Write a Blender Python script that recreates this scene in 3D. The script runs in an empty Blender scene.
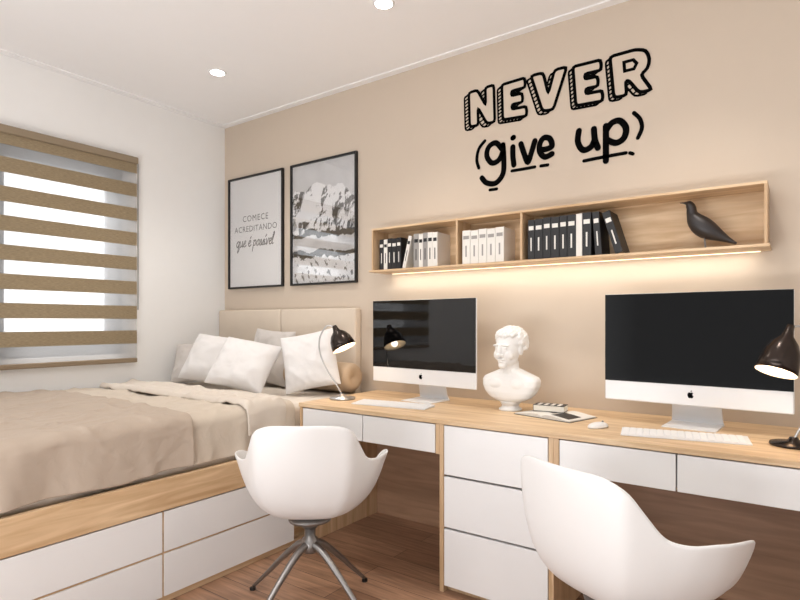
import bpy, bmesh, math, random
from mathutils import Vector, Matrix, noise
from math import sin, cos, pi, radians as rad
random.seed(7)
COL = bpy.context.scene.collection
D = 2.75          # back wall
LX = -3.636       # left wall
CH = 2.683        # ceiling
CAMH = 1.173
YAW = rad(35.5); F = 559.0; HZ = 322.0
DZ = 0.75         # worktop height

def on_wall(px, py, Y):
    a = (px-400)/F
    X_ = a*cos(YAW)-sin(YAW); Y_ = a*sin(YAW)+cos(YAW)
    t = Y/Y_
    return (X_*t, CAMH+(HZ-py)/F*t)

# ------------------------------------------------------------ materials
def srgb(c):
    o = []
    for v in c[:3]:
        v = v/255.0
        o.append(v/12.92 if v <= 0.04045 else ((v+0.055)/1.055)**2.4)
    return o
def rgba(c, k=1.0):
    l = srgb(c); return (min(1, l[0]*k), min(1, l[1]*k), min(1, l[2]*k), 1)
def new_mat(name):
    m = bpy.data.materials.new(name); m.use_nodes = True
    nt = m.node_tree; b = nt.nodes['Principled BSDF']
    return m, nt, b
def mixc(nt, fac, a, b, blend='MIX'):
    n = nt.nodes.new('ShaderNodeMix'); n.data_type = 'RGBA'; n.blend_type = blend
    for i, v in ((0, fac), (6, a), (7, b)):
        if hasattr(v, 'is_linked') or hasattr(v, 'links'): nt.links.new(v, n.inputs[i])
        else: n.inputs[i].default_value = v
    return n.outputs[2]
def coords(nt, scale=(1, 1, 1), rot=(0, 0, 0)):
    tc = nt.nodes.new('ShaderNodeTexCoord'); mp = nt.nodes.new('ShaderNodeMapping')
    mp.inputs['Scale'].default_value = scale; mp.inputs['Rotation'].default_value = rot
    nt.links.new(tc.outputs['Object'], mp.inputs[0]); return mp.outputs[0]
def add_bump(nt, b, src, strength, dist=0.002):
    n = nt.nodes.new('ShaderNodeBump'); n.inputs['Strength'].default_value = strength
    n.inputs['Distance'].default_value = dist
    nt.links.new(src, n.inputs['Height']); nt.links.new(n.outputs[0], b.inputs['Normal'])
def mat(name, rgb, rough=0.5, metal=0.0, var=0.05, vs=12, bump=0, bs=200, coat=0, emit=None, es=0, spec=0.5, bd=.002):
    m, nt, b = new_mat(name)
    v = coords(nt)
    n = nt.nodes.new('ShaderNodeTexNoise'); n.inputs['Scale'].default_value = vs; n.inputs['Detail'].default_value = 4
    nt.links.new(v, n.inputs['Vector'])
    out = mixc(nt, n.outputs['Fac'], rgba(rgb, 1-var), rgba(rgb, 1+var))
    nt.links.new(out, b.inputs['Base Color'])
    b.inputs['Roughness'].default_value = rough; b.inputs['Metallic'].default_value = metal
    b.inputs['Coat Weight'].default_value = coat; b.inputs['Specular IOR Level'].default_value = spec
    if bump:
        n2 = nt.nodes.new('ShaderNodeTexNoise'); n2.inputs['Scale'].default_value = bs; n2.inputs['Distortion'].default_value = .8
        nt.links.new(v, n2.inputs['Vector']); add_bump(nt, b, n2.outputs['Fac'], bump, bd)
    if emit:
        b.inputs['Emission Color'].default_value = rgba(emit); b.inputs['Emission Strength'].default_value = es
    return m
def wood(name, c1, c2, scale=(1.2, 14, 14), rough=0.45):
    m, nt, b = new_mat(name)
    v = coords(nt, scale)
    n = nt.nodes.new('ShaderNodeTexNoise'); n.inputs['Scale'].default_value = 2.2
    n.inputs['Detail'].default_value = 7; n.inputs['Distortion'].default_value = 0.6
    nt.links.new(v, n.inputs['Vector'])
    cr = nt.nodes.new('ShaderNodeValToRGB'); cr.color_ramp.elements[0].position = 0.3; cr.color_ramp.elements[1].position = 0.70
    cr.color_ramp.elements[0].color = rgba(c1); cr.color_ramp.elements[1].color = rgba(c2)
    nt.links.new(n.outputs['Fac'], cr.inputs[0]); nt.links.new(cr.outputs[0], b.inputs['Base Color'])
    b.inputs['Roughness'].default_value = rough
    add_bump(nt, b, n.outputs['Fac'], 0.12, 0.001)
    return m
def floor_mat():
    m, nt, b = new_mat('floor_planks')
    v = coords(nt)
    br = nt.nodes.new('ShaderNodeTexBrick'); nt.links.new(v, br.inputs['Vector'])
    br.inputs['Color1'].default_value = rgba((180, 140, 112)); br.inputs['Color2'].default_value = rgba((150, 113, 89))
    br.inputs['Mortar'].default_value = rgba((86, 62, 48)); br.inputs['Scale'].default_value = 1
    br.inputs['Mortar Size'].default_value = 0.0018; br.inputs['Brick Width'].default_value = 1.2
    br.inputs['Row Height'].default_value = 0.125; br.offset = 0.37
    v2 = coords(nt, (1.5, 18, 1))
    n = nt.nodes.new('ShaderNodeTexNoise'); n.inputs['Scale'].default_value = 2.5; n.inputs['Detail'].default_value = 8
    n.inputs['Distortion'].default_value = 1.0
    nt.links.new(v2, n.inputs['Vector'])
    cr = nt.nodes.new('ShaderNodeValToRGB'); cr.color_ramp.elements[0].position = .3; cr.color_ramp.elements[1].position = .7
    cr.color_ramp.elements[0].color = (.56, .56, .56, 1); cr.color_ramp.elements[1].color = (1.1, 1.1, 1.1, 1)
    nt.links.new(n.outputs['Fac'], cr.inputs[0])
    nt.links.new(mixc(nt, 1.0, br.outputs['Color'], cr.outputs[0], 'MULTIPLY'), b.inputs['Base Color'])
    b.inputs['Roughness'].default_value = 0.38
    add_bump(nt, b, br.outputs['Fac'], -0.2, 0.002)
    return m
def glass_mat(name, refl=0.2, tint=(1, 1, 1, 1)):
    m = bpy.data.materials.new(name); m.use_nodes = True; nt = m.node_tree; nt.nodes.clear()
    o = nt.nodes.new('ShaderNodeOutputMaterial'); mx = nt.nodes.new('ShaderNodeMixShader')
    t = nt.nodes.new('ShaderNodeBsdfTransparent'); g = nt.nodes.new('ShaderNodeBsdfGlossy')
    t.inputs[0].default_value = tint; g.inputs['Roughness'].default_value = 0.02
    mx.inputs[0].default_value = refl
    nt.links.new(t.outputs[0], mx.inputs[1]); nt.links.new(g.outputs[0], mx.inputs[2]); nt.links.new(mx.outputs[0], o.inputs[0])
    return m
def fabric_trans(name, rgb, transp, transl, vlo=.82, vhi=1.18):
    m = bpy.data.materials.new(name); m.use_nodes = True; nt = m.node_tree; nt.nodes.clear()
    o = nt.nodes.new('ShaderNodeOutputMaterial'); mx = nt.nodes.new('ShaderNodeMixShader'); mx2 = nt.nodes.new('ShaderNodeMixShader')
    t = nt.nodes.new('ShaderNodeBsdfTransparent'); d = nt.nodes.new('ShaderNodeBsdfDiffuse'); tl = nt.nodes.new('ShaderNodeBsdfTranslucent')
    v = coords(nt, (1, 4, 40)); n = nt.nodes.new('ShaderNodeTexNoise'); n.inputs['Scale'].default_value = 11; n.inputs['Detail'].default_value = 3
    nt.links.new(v, n.inputs['Vector'])
    cr = nt.nodes.new('ShaderNodeValToRGB'); cr.color_ramp.elements[0].position = .33; cr.color_ramp.elements[1].position = .67
    cr.color_ramp.elements[0].color = rgba(rgb, vlo); cr.color_ramp.elements[1].color = rgba(rgb, vhi)
    nt.links.new(n.outputs['Fac'], cr.inputs[0]); c = cr.outputs[0]
    nt.links.new(c, d.inputs[0]); nt.links.new(c, tl.inputs[0])
    mx2.inputs[0].default_value = transl; mx.inputs[0].default_value = transp
    nt.links.new(d.outputs[0], mx2.inputs[1]); nt.links.new(tl.outputs[0], mx2.inputs[2])
    nt.links.new(mx2.outputs[0], mx.inputs[1]); nt.links.new(t.outputs[0], mx.inputs[2]); nt.links.new(mx.outputs[0], o.inputs[0])
    return m

M = {}
M['wall_white'] = mat('wall_white_paint', (237, 236, 234), 0.85, var=.015, bump=.04, bs=300)
M['wall_beige'] = mat('wall_beige_paint', (203, 188, 171), 0.85, var=.015, bump=.04, bs=300)
M['ceiling'] = mat('ceiling_paint', (243, 242, 242), 0.9, var=.01)
M['floor'] = floor_mat()
M['oak'] = wood('light_oak', (190, 156, 116), (226, 198, 162))
M['oak_v'] = wood('light_oak_vertical', (184, 150, 112), (218, 188, 152), (14, 14, 1.2))
M['oak_y'] = wood('light_oak_lengthwise', (190, 154, 114), (226, 196, 158), (14, 1.2, 14))
M['brown_wood'] = wood('brown_wood', (148, 115, 91), (176, 140, 112))
M['white_lacquer'] = mat('white_lacquer', (233, 232, 231), 0.35, var=.01)
M['headboard'] = mat('beige_upholstery', (213, 199, 182), 0.9, var=.04, bump=.3, bs=500)
M['sheet'] = mat('cream_sheet', (222, 212, 200), 0.9, var=.03, bump=.15, bs=60)
M['duvet'] = mat('light_beige_duvet', (200, 187, 171), 0.85, var=.03, vs=8, bump=.4, bs=18, bd=.008)
M['duvet_fold'] = mat('pale_beige_duvet_lining', (212, 201, 188), 0.85, var=.03, vs=8, bump=.4, bs=18, bd=.008)
M['blanket'] = mat('taupe_bedspread', (180, 164, 148), 0.8, var=.03, vs=8, bump=.4, bs=18, bd=.008)
M['pillow_white'] = mat('white_pillow_cotton', (227, 224, 222), 0.9, var=.02, bump=.4, bs=14, bd=.008)
M['pillow_beige'] = mat('pale_grey_pillow_cotton', (206, 200, 195), 0.9, var=.03, bump=.4, bs=14, bd=.008)
M['bolster'] = mat('tan_bolster_fabric', (192, 168, 141), 0.9, var=.05, bump=.3, bs=120)
M['black'] = mat('black_satin', (18, 17, 17), 0.45, var=.1)
M['bird'] = mat('charcoal_brown_lacquer', (44, 39, 38), 0.42, var=.1)
M['decal'] = mat('black_vinyl', (6, 6, 6), 0.95, var=.1, spec=.05)
M['screen'] = mat('black_screen_glass', (5, 5, 6), 0.03, var=.05, spec=0.55)
M['alu'] = mat('white_aluminium', (228, 228, 229), 0.35, metal=.1, var=.01)
M['silver'] = mat('brushed_silver', (190, 188, 186), 0.3, metal=.9, var=.05)
M['leg_metal'] = mat('grey_metal', (142, 138, 135), 0.35, metal=.85, var=.05)
M['shell'] = mat('white_plastic', (225, 223, 221), 0.38, var=.01)
M['plaster'] = mat('white_plaster', (228, 226, 223), 0.7, var=.02, bump=.1, bs=150)
M['bronze'] = mat('black_brown_enamel', (54, 45, 40), 0.25, metal=.7, var=.1)
M['shade_in'] = mat('shade_inside', (250, 236, 214), 0.5, emit=(255, 222, 182), es=.45)
M['bulb'] = mat('lamp_bulb', (255, 240, 220), 0.4, emit=(255, 232, 200), es=5)
M['lens'] = mat('downlight_lens', (255, 250, 240), 0.4, emit=(255, 250, 242), es=22)
M['led'] = mat('led_diffuser', (255, 240, 212), 0.4, emit=(255, 236, 204), es=1.6)
M['paper'] = mat('poster_paper', (236, 235, 235), 0.8, var=.01)
M['pages'] = mat('book_pages', (232, 226, 214), 0.9, var=.06, vs=60)
M['book_black'] = mat('black_book_cover', (26, 25, 27), 0.5, var=.15)
M['book_grey'] = mat('grey_book_cover', (150, 146, 142), 0.6, var=.05)
M['book_white'] = mat('white_book_cover', (222, 218, 211), 0.6, var=.03)
M['text'] = mat('dark_grey_ink', (46, 44, 44), 0.7, var=.05)
M['glass'] = glass_mat('picture_glass', .16)
M['winglass'] = glass_mat('window_glass', .05)
M['band'] = fabric_trans('woven_olive_brown_blind', (166, 149, 122), 0.01, .24)
M['sheer'] = fabric_trans('sheer_blind', (216, 216, 216), .66, .5, .97, 1.03)
M['winframe'] = mat('window_frame_grey', (112, 114, 118), 0.5, var=.02)

# ------------------------------------------------------------ mesh helpers
def box(bm, lo, hi, mtx=None, mi=0):
    vs = []
    for z in (lo[2], hi[2]):
        for x, y in ((lo[0], lo[1]), (hi[0], lo[1]), (hi[0], hi[1]), (lo[0], hi[1])):
            p = Vector((x, y, z)); vs.append(bm.verts.new(mtx @ p if mtx else p))
    for f in ((3, 2, 1, 0), (4, 5, 6, 7), (0, 1, 5, 4), (1, 2, 6, 5), (2, 3, 7, 6), (3, 0, 4, 7)):
        fc = bm.faces.new([vs[i] for i in f]); fc.material_index = mi
def lathe(bm, prof, n=32, mtx=None, mi=0):
    rings = []
    for r, z in prof:
        if r < 1e-6:
            p = Vector((0, 0, z)); rings.append([bm.verts.new(mtx @ p if mtx else p)])
        else:
            rg = []
            for i in range(n):
                p = Vector((r*cos(2*pi*i/n), r*sin(2*pi*i/n), z)); rg.append(bm.verts.new(mtx @ p if mtx else p))
            rings.append(rg)
    for a, b in zip(rings[:-1], rings[1:]):
        for i in range(n):
            j = (i+1) % n
            if len(a) == 1 and len(b) == 1: continue
            if len(a) == 1: f = bm.faces.new([a[0], b[i], b[j]])
            elif len(b) == 1: f = bm.faces.new([a[i], a[j], b[0]])
            else: f = bm.faces.new([a[i], a[j], b[j], b[i]])
            f.material_index = mi
def loft(bm, pts, radii, n=12, sq=1.0):
    pts = [Vector(p) for p in pts]; rings = []
    up = Vector((0, 1, 0.01))
    for i, p in enumerate(pts):
        t = (pts[min(i+1, len(pts)-1)]-pts[max(i-1, 0)]).normalized()
        s = t.cross(up)
        if s.length < 1e-3: s = t.cross(Vector((1, 0, 0)))
        s.normalize(); u = s.cross(t).normalized()
        r = radii[i] if hasattr(radii, '__len__') else radii
        rings.append([bm.verts.new(p+s*r*cos(2*pi*k/n)+u*r*sq*sin(2*pi*k/n)) for k in range(n)])
    for a, b in zip(rings[:-1], rings[1:]):
        for k in range(n): bm.faces.new([a[k], a[(k+1) % n], b[(k+1) % n], b[k]])
    bm.faces.new(rings[0][::-1]); bm.faces.new(rings[-1])
def crom(pts, k=6, closed=False):
    P = [Vector(p) for p in pts]; out = []; n = len(P)
    for i in range(n-1):
        p0 = P[max(i-1, 0)]; p1 = P[i]; p2 = P[i+1]; p3 = P[min(i+2, n-1)]
        for j in range(k):
            t = j/k
            out.append(0.5*((2*p1)+(p2-p0)*t+(2*p0-5*p1+4*p2-p3)*t*t+(3*p1-p0-3*p2+p3)*t**3))
    out.append(P[-1]); return out
def ribbon(bm, pts, w, y, closed=False, mi=0):
    P = [Vector((p[0], p[1])) for p in pts]; n = len(P)
    def nrm(a, b):
        d = b-a
        return Vector((-d.y, d.x)).normalized() if d.length > 1e-9 else Vector((0, 0))
    L = []; Rr = []
    for i in range(n):
        if closed: a, c = P[i-1], P[(i+1) % n]; n1 = nrm(a, P[i]); n2 = nrm(P[i], c)
        else:
            n1 = nrm(P[i-1], P[i]) if i > 0 else nrm(P[0], P[1])
            n2 = nrm(P[i], P[i+1]) if i < n-1 else n1
        m = n1+n2
        m = m.normalized() if m.length > 1e-6 else n1
        k = min(1.6, 1/max(0.5, m.dot(n1)))
        L.append(bm.verts.new((P[i].x+m.x*w/2*k, y, P[i].y+m.y*w/2*k)))
        Rr.append(bm.verts.new((P[i].x-m.x*w/2*k, y, P[i].y-m.y*w/2*k)))
    for i in range(n if closed else n-1):
        j = (i+1) % n
        f = bm.faces.new([L[i], L[j], Rr[j], Rr[i]]); f.material_index = mi
    if not closed:
        for e in (0, -1):
            cv = [bm.verts.new((P[e].x+w/2*cos(2*pi*q/10), y-.0001, P[e].y+w/2*sin(2*pi*q/10))) for q in range(10)]
            f = bm.faces.new(cv); f.material_index = mi
def polyfill(bm, pts, y, mi=0):
    from mathutils.geometry import tessellate_polygon
    vs = [bm.verts.new((p[0], y, p[1])) for p in pts]
    for t in tessellate_polygon([[Vector((p[0], p[1], 0)) for p in pts]]):
        f = bm.faces.new([vs[i] for i in t]); f.material_index = mi
def obj(name, bm, m, parent=None, smooth=False, bevel=0, seg=2, subsurf=0, solid=0, soff=0):
    bmesh.ops.recalc_face_normals(bm, faces=bm.faces)
    me = bpy.data.meshes.new(name); bm.to_mesh(me); bm.free()
    for mm in (m if isinstance(m, (list, tuple)) else [m]): me.materials.append(mm)
    if smooth:
        for p in me.polygons: p.use_smooth = True
    o = bpy.data.objects.new(name, me); COL.objects.link(o)
    if parent: o.parent = parent
    if solid:
        s = o.modifiers.new('solid', 'SOLIDIFY'); s.thickness = solid; s.offset = soff
    if bevel:
        b = o.modifiers.new('bevel', 'BEVEL'); b.width = bevel; b.segments = seg; b.limit_method = 'ANGLE'; b.angle_limit = rad(40)
        b.harden_normals = False
    if subsurf:
        s = o.modifiers.new('sub', 'SUBSURF'); s.levels = subsurf; s.render_levels = subsurf
    return o
def boxo(name, lo, hi, m, parent=None, bevel=0.0015):
    bm = bmesh.new(); box(bm, lo, hi); return obj(name, bm, m, parent, bevel=bevel)
def thing(name, label, cat, loc=(0, 0, 0), rz=0, group=None):
    o = bpy.data.objects.new(name, None); COL.objects.link(o); o.empty_display_size = .05
    o.location = loc; o.rotation_euler = (0, 0, rz); o['label'] = label; o['category'] = cat
    if group: o['group'] = group
    return o
def tag(o, label, cat, group=None):
    o['label'] = label; o['category'] = cat
    if group: o['group'] = group
    return o
def struct(o): o['kind'] = 'structure'; return o
def copy_tree(o, parent=None):
    c = o.copy(); COL.objects.link(c)
    if parent: c.parent = parent
    for ch in list(o.children): copy_tree(ch, c)
    return c
def text_obj(name, body, size, m, parent=None, shear=0, align='CENTER', space=1.0, offset=0):
    cu = bpy.data.curves.new('tmp', 'FONT'); cu.body = body; cu.size = size; cu.align_x = align; cu.shear = shear
    cu.space_character = space; cu.resolution_u = 3; cu.offset = offset
    t = bpy.data.objects.new('tmp', cu); COL.objects.link(t)
    bpy.context.view_layer.update()
    me = bpy.data.meshes.new_from_object(t.evaluated_get(bpy.context.evaluated_depsgraph_get()))
    bpy.data.objects.remove(t); bpy.data.curves.remove(cu)
    me.transform(Matrix.Rotation(pi/2, 4, 'X')); me.name = name
    me.materials.clear(); me.materials.append(m)
    o = bpy.data.objects.new(name, me); COL.objects.link(o)
    if parent: o.parent = parent
    return o

# ------------------------------------------------------------ room
RX = 1.3; FY = -1.6
struct(boxo('floor', (LX-.15, FY, -.1), (RX, D+.1, 0), M['floor'], bevel=0))
struct(boxo('ceiling', (LX-.15, FY, CH), (RX, D+.1, CH+.1), M['ceiling'], bevel=0))
struct(boxo('wall_back', (LX-.15, D, 0), (RX, D+.1, CH), M['wall_beige'], bevel=0))
struct(boxo('wall_right', (RX, FY, -.1), (RX+.1, D+.1, CH+.1), M['wall_white'], bevel=0))
WY0, WY1, WZ0, WZ1 = .42, 1.97, .96, 2.22
bm = bmesh.new()
box(bm, (LX-.15, FY, 0), (LX, WY0, CH)); box(bm, (LX-.15, WY1, 0), (LX, D, CH))
box(bm, (LX-.15, WY0, 0), (LX, WY1, WZ0)); box(bm, (LX-.15, WY0, WZ1), (LX, WY1, CH))
struct(obj('wall_left', bm, M['wall_white']))
# flat plaster border dropped a few millimetres around the ceiling edge
struct(boxo('trim_1', (LX+.05, D-.05, CH-.007), (RX, D-.0005, CH), M['ceiling'], bevel=0))
struct(boxo('trim_2', (LX+.0005, FY, CH-.007), (LX+.05, D-.0005, CH), M['ceiling'], bevel=0))
# window
w = bpy.data.objects.new('window_1', None); COL.objects.link(w); w.location = (LX-.09, (WY0+WY1)/2, WZ0); struct(w)
hw = (WY1-WY0)/2; hh = WZ1-WZ0
bm = bmesh.new(); t_ = .05
box(bm, (-.03, -hw, 0), (.03, -hw+t_, hh)); box(bm, (-.03, hw-t_, 0), (.03, hw, hh))
box(bm, (-.03, -hw+t_, 0), (.03, hw-t_, t_)); box(bm, (-.03, -hw+t_, hh-t_), (.03, hw-t_, hh))
box(bm, (-.03, -.05, t_), (.03, .05, hh-t_))
obj('window_frame', bm, M['winframe'], w, bevel=.003)
for s in (-1, 1):
    a, b = (-hw+t_, -.05) if s < 0 else (.05, hw-t_)
    bm = bmesh.new()
    box(bm, (-.02, a, t_), (.02, a+.045, hh-t_)); box(bm, (-.02, b-.045, t_), (.02, b, hh-t_))
    box(bm, (-.02, a+.045, t_), (.02, b-.045, t_+.04)); box(bm, (-.02, a+.045, hh-t_-.04), (.02, b-.045, hh-t_))
    sash = obj('sash', bm, M['winframe'], w, bevel=.003)
    boxo('pane', (-.003, a+.045, t_+.04), (.003, b-.045, hh-t_-.04), M['winglass'], sash, bevel=0)
bm = bmesh.new(); box(bm, (.02, .055, .62), (.045, .075, .66)); box(bm, (.045, .055, .63), (.058, .17, .65)); obj('window_handle', bm, M['black'], w, bevel=.003)
# zebra blind
BX = LX+.028; BY0, BY1 = .28, 2.02; BZ0, BZ1 = .905, 2.27
bl = thing('window_blind', 'brown beige and sheer striped roller blind lowered over the window', 'blind', (BX, (BY0+BY1)/2, BZ0))
hb = (BY1-BY0)/2
bm = bmesh.new()
box(bm, (-.026, -hb-.004, BZ1-BZ0-.045), (.026, hb+.004, BZ1-BZ0))
obj('cassette', bm, mat('blind_cassette', (142, 126, 104), .6), bl, bevel=.008, seg=3)
zt = BZ1-BZ0-.045
boxo('sheer_fabric', (.004, -hb, .02), (.0045, hb, zt), M['sheer'], bl, bevel=0)
z = zt
first = True
while z > .05:
    hgt = .06 if first else .086
    lo = z-hgt
    if lo < .11: lo = .028
    boxo('fabric_band', (.006, -hb, lo), (.008, hb, z), M['band'], bl, bevel=0)
    if lo < .05: break
    z -= hgt+.077 if not first else hgt+.07
    first = False
bm = bmesh.new(); box(bm, (-.006, -hb, 0), (.018, hb, .03)); obj('bottom_rail', bm, mat('blind_rail', (140, 122, 98), .6), bl, bevel=.006)
bm = bmesh.new(); loft(bm, [(.0, hb+.012, zt+.02), (.0, hb+.012, zt-.5), (.0, hb+.012, .35)], .0025, 8)
obj('chain', bm, M['black'], bl)
# downlights
for i, x in enumerate((-2.86, -1.60, -.34)):
    d = thing('ceiling_downlight', ['round recessed ceiling light nearest the room corner', 'round recessed ceiling light above the left desk place', 'round recessed ceiling light above the right desk place'][i], 'ceiling light', (x, 2.11, CH), group='recessed ceiling downlights')
    bm = bmesh.new(); lathe(bm, [(.040, -.001), (.042, -.006), (.049, -.006), (.052, 0)], 40); obj('trim_ring', bm, M['white_lacquer'], d, smooth=True)
    bm = bmesh.new(); lathe(bm, [(0, -.005), (.0405, -.005), (.0405, -.001), (0, -.001)], 40); obj('lens', bm, M['lens'], d)
    l = bpy.data.lights.new('spot', 'SPOT'); l.energy = 38; l.color = (1, .94, .87); l.spot_size = rad(105); l.spot_blend = .9; l.shadow_soft_size = .05
    lo = bpy.data.objects.new('spot_lamp', l); COL.objects.link(lo); lo.parent = d; lo.location = (0, 0, -.015)

# ------------------------------------------------------------ wall lettering
YW = D-.0015
deco = thing('wall_lettering', 'black hand-drawn motto reading NEVER (give up) on the beige wall', 'wall sticker')
def W(p, Y=D): return on_wall(p[0], p[1], Y)
G = {
 'N': [(0, 0), (0, 1), (.34, 1), (.66, .5), (.66, 1), (1, 1), (1, 0), (.68, 0), (.34, .5), (.34, 0)],
 'E': [(0, 0), (0, 1), (1, 1), (1, .75), (.4, .75), (.4, .62), (.86, .62), (.86, .38), (.4, .38), (.4, .25), (1, .25), (1, 0)],
 'V': [(0, 1), (.34, 1), (.5, .42), (.66, 1), (1, 1), (.66, 0), (.34, 0)],
 'R': [(0, 0), (0, 1), (.65, 1), (.92, .92), (1, .7), (.93, .5), (.74, .4), (1, 0), (.66, 0), (.42, .33), (.34, .33), (.34, 0)]}
def roundpoly(g):
    out = []; n = len(g)
    for i in range(n):
        p = Vector(g[i]); a = Vector(g[i-1]); b = Vector(g[(i+1) % n])
        da = min(.09, (a-p).length*.4); db = min(.09, (b-p).length*.4)
        A = p+(a-p).normalized()*da; B = p+(b-p).normalized()*db
        out += [tuple(A), tuple((A+B+p*2)/4), tuple(B)]
    return out
quads = [('N', (470, 127), (495, 122), (469, 93), (494, 85)), ('E', (503, 120), (527, 116), (502, 85), (525, 78)),
         ('V', (531, 113), (565, 108), (531, 76), (567, 67)), ('E', (576, 106), (603, 101), (573, 67), (601, 60)),
         ('R', (614, 98), (652, 90), (610, 57), (649, 46))]
for ch, bl_, br_, tl_, tr_ in quads:
    def mp(u, v, ox=0, oy=0):
        x = (bl_[0]*(1-u)+br_[0]*u)*(1-v)+(tl_[0]*(1-u)+tr_[0]*u)*v+ox
        y = (bl_[1]*(1-u)+br_[1]*u)*(1-v)+(tl_[1]*(1-u)+tr_[1]*u)*v+oy
        return W((x, y))
    bm = bmesh.new(); g = G[ch]; off = (-4.5, 3.8); gr = roundpoly(g)
    ribbon(bm, [mp(u, v, *off) for u, v in gr], .010, YW, True)
    for k in range(len(g)):
        a, b = g[k], g[(k+1) % len(g)]
        L = math.hypot((b[0]-a[0])*28, (b[1]-a[1])*36); ns = max(1, int(L/3.6))
        for q in range(ns):
            f = (q+.5)/ns; u = a[0]+(b[0]-a[0])*f; v = a[1]+(b[1]-a[1])*f
            ribbon(bm, [mp(u, v), mp(u, v, *off)], .0085, YW-.0002)
    polyfill(bm, [mp(u, v) for u, v in gr], YW-.0008, 1)
    ribbon(bm, [mp(u, v) for u, v in gr], .0165, YW-.0012, True)
    if ch == 'R':
        ribbon(bm, [mp(u, v) for u, v in [(.34, .78), (.58, .78), (.66, .68), (.58, .57), (.34, .57)]], .015, YW-.0012, True)
    obj('letter', bm, [M['decal'], M['wall_beige']], deco)
script = {
 'bracket': [[(485, 141), (479, 149), (477, 160), (479, 168)]],
 'letter': [
   [[(502, 149), (496, 143), (489, 147), (487, 156), (492, 163), (499, 160), (503, 151), (503, 145)], [(503, 145), (504, 160), (503, 174), (496, 183), (487, 183), (482, 178)]],
   [[(513, 147), (513, 156), (514, 165)], [(513, 138), (513.6, 137.6)]],
   [[(521, 144), (524, 153), (528, 162), (532, 151), (535, 141)]],
   [[(540, 150), (547, 149), (552, 146), (550, 139), (544, 138), (540, 144), (540, 152), (545, 157), (552, 154)]],
   [[(579, 131), (578, 142), (583, 150), (591, 147), (595, 139)], [(594, 129), (595, 140), (598, 148)]],
   [[(606, 126), (606, 143), (606, 161)], [(606, 131), (612, 123), (620, 121), (626, 128), (624, 138), (616, 143), (607, 140)]]],
 'closing': [[(634, 113), (640, 119), (642, 128), (638, 138)]],
 'underline': [[[(512, 171), (524, 169), (535, 167)], [(541, 166), (548, 165)]], [[(584, 161), (604, 157), (626, 153)], [(630, 153), (633, 154)]], [[(490, 190), (497, 189)]]]}
def strokes(name, ss, w=.030):
    bm = bmesh.new()
    for st in ss:
        sm = crom([(p[0], p[1], 0) for p in st], 7)
        ribbon(bm, [W((p.x, p.y)) for p in sm], w, YW-.0005)
    obj(name, bm, M['decal'], deco)
strokes('bracket', script['bracket'], .019)
for s in script['letter']: strokes('letter', s)
strokes('bracket', script['closing'], .019)
for s in script['underline']: strokes('underline', s, .017)

# ------------------------------------------------------------ posters
def handwriting(parent, cx, z, unit, wid):
    E_ = [(0, .4), (.45, .6), (.52, .9), (.3, 1.02), (.06, .6), (.15, .1), (.42, .0), (.75, .25)]
    S_ = [(0, .1), (.34, .95), (.36, .6), (.5, .2), (.28, -.02), (.05, .1)]
    glyph = {'q': (1.0, [[(.7, .9), (.35, 1.02), (.05, .5), (.3, .02), (.62, .4), (.72, 1.0), (.66, 0), (.58, -.9), (.8, -.7), (1.0, 0)]]),
             'u': (.95, [[(0, 1), (0, .3), (.22, 0), (.52, .3), (.62, 1), (.62, .3), (.75, .0), (.95, .25)]]),
             'e': (.72, [E_]), 'E': (.72, [E_, [(.28, 1.35), (.5, 1.65)]]),
             'p': (.85, [[(0, .95), (.08, .5), (-.02, -.9)], [(.04, .5), (.3, 1.0), (.6, .75), (.52, .15), (.1, .1)]]),
             'o': (.80, [[(.36, 1), (.05, .6), (.14, .05), (.5, .1), (.6, .7), (.36, 1), (.55, .88), (.8, .92)]]),
             's': (.62, [S_]), 'I': (.42, [[(0, .9), (0, .2), (.16, 0), (.36, .2)], [(.06, 1.35), (.28, 1.7)]]),
             'v': (.72, [[(0, 1), (.2, 0), (.5, 1), (.66, .9)]]),
             'l': (.5, [[(0, .3), (.34, 1.7), (.2, 2.0), (.05, 1.2), (.1, .1), (.4, .1)]]), ' ': (.6, [])}
    word = 'que E possIvel'; tot = sum(glyph[c][0] for c in word); x = -tot/2
    bm = bmesh.new()
    for c in word:
        adv, ss = glyph[c]
        for st in ss:
            pts = crom([(p[0], p[1], 0) for p in st], 5)
            ribbon(bm, [(cx+(x+p.x+.22*p.y)*unit, z+p.y*unit) for p in pts], wid, -.0096)
        x += adv
    obj('handwritten_line', bm, M['text'], parent)
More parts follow.
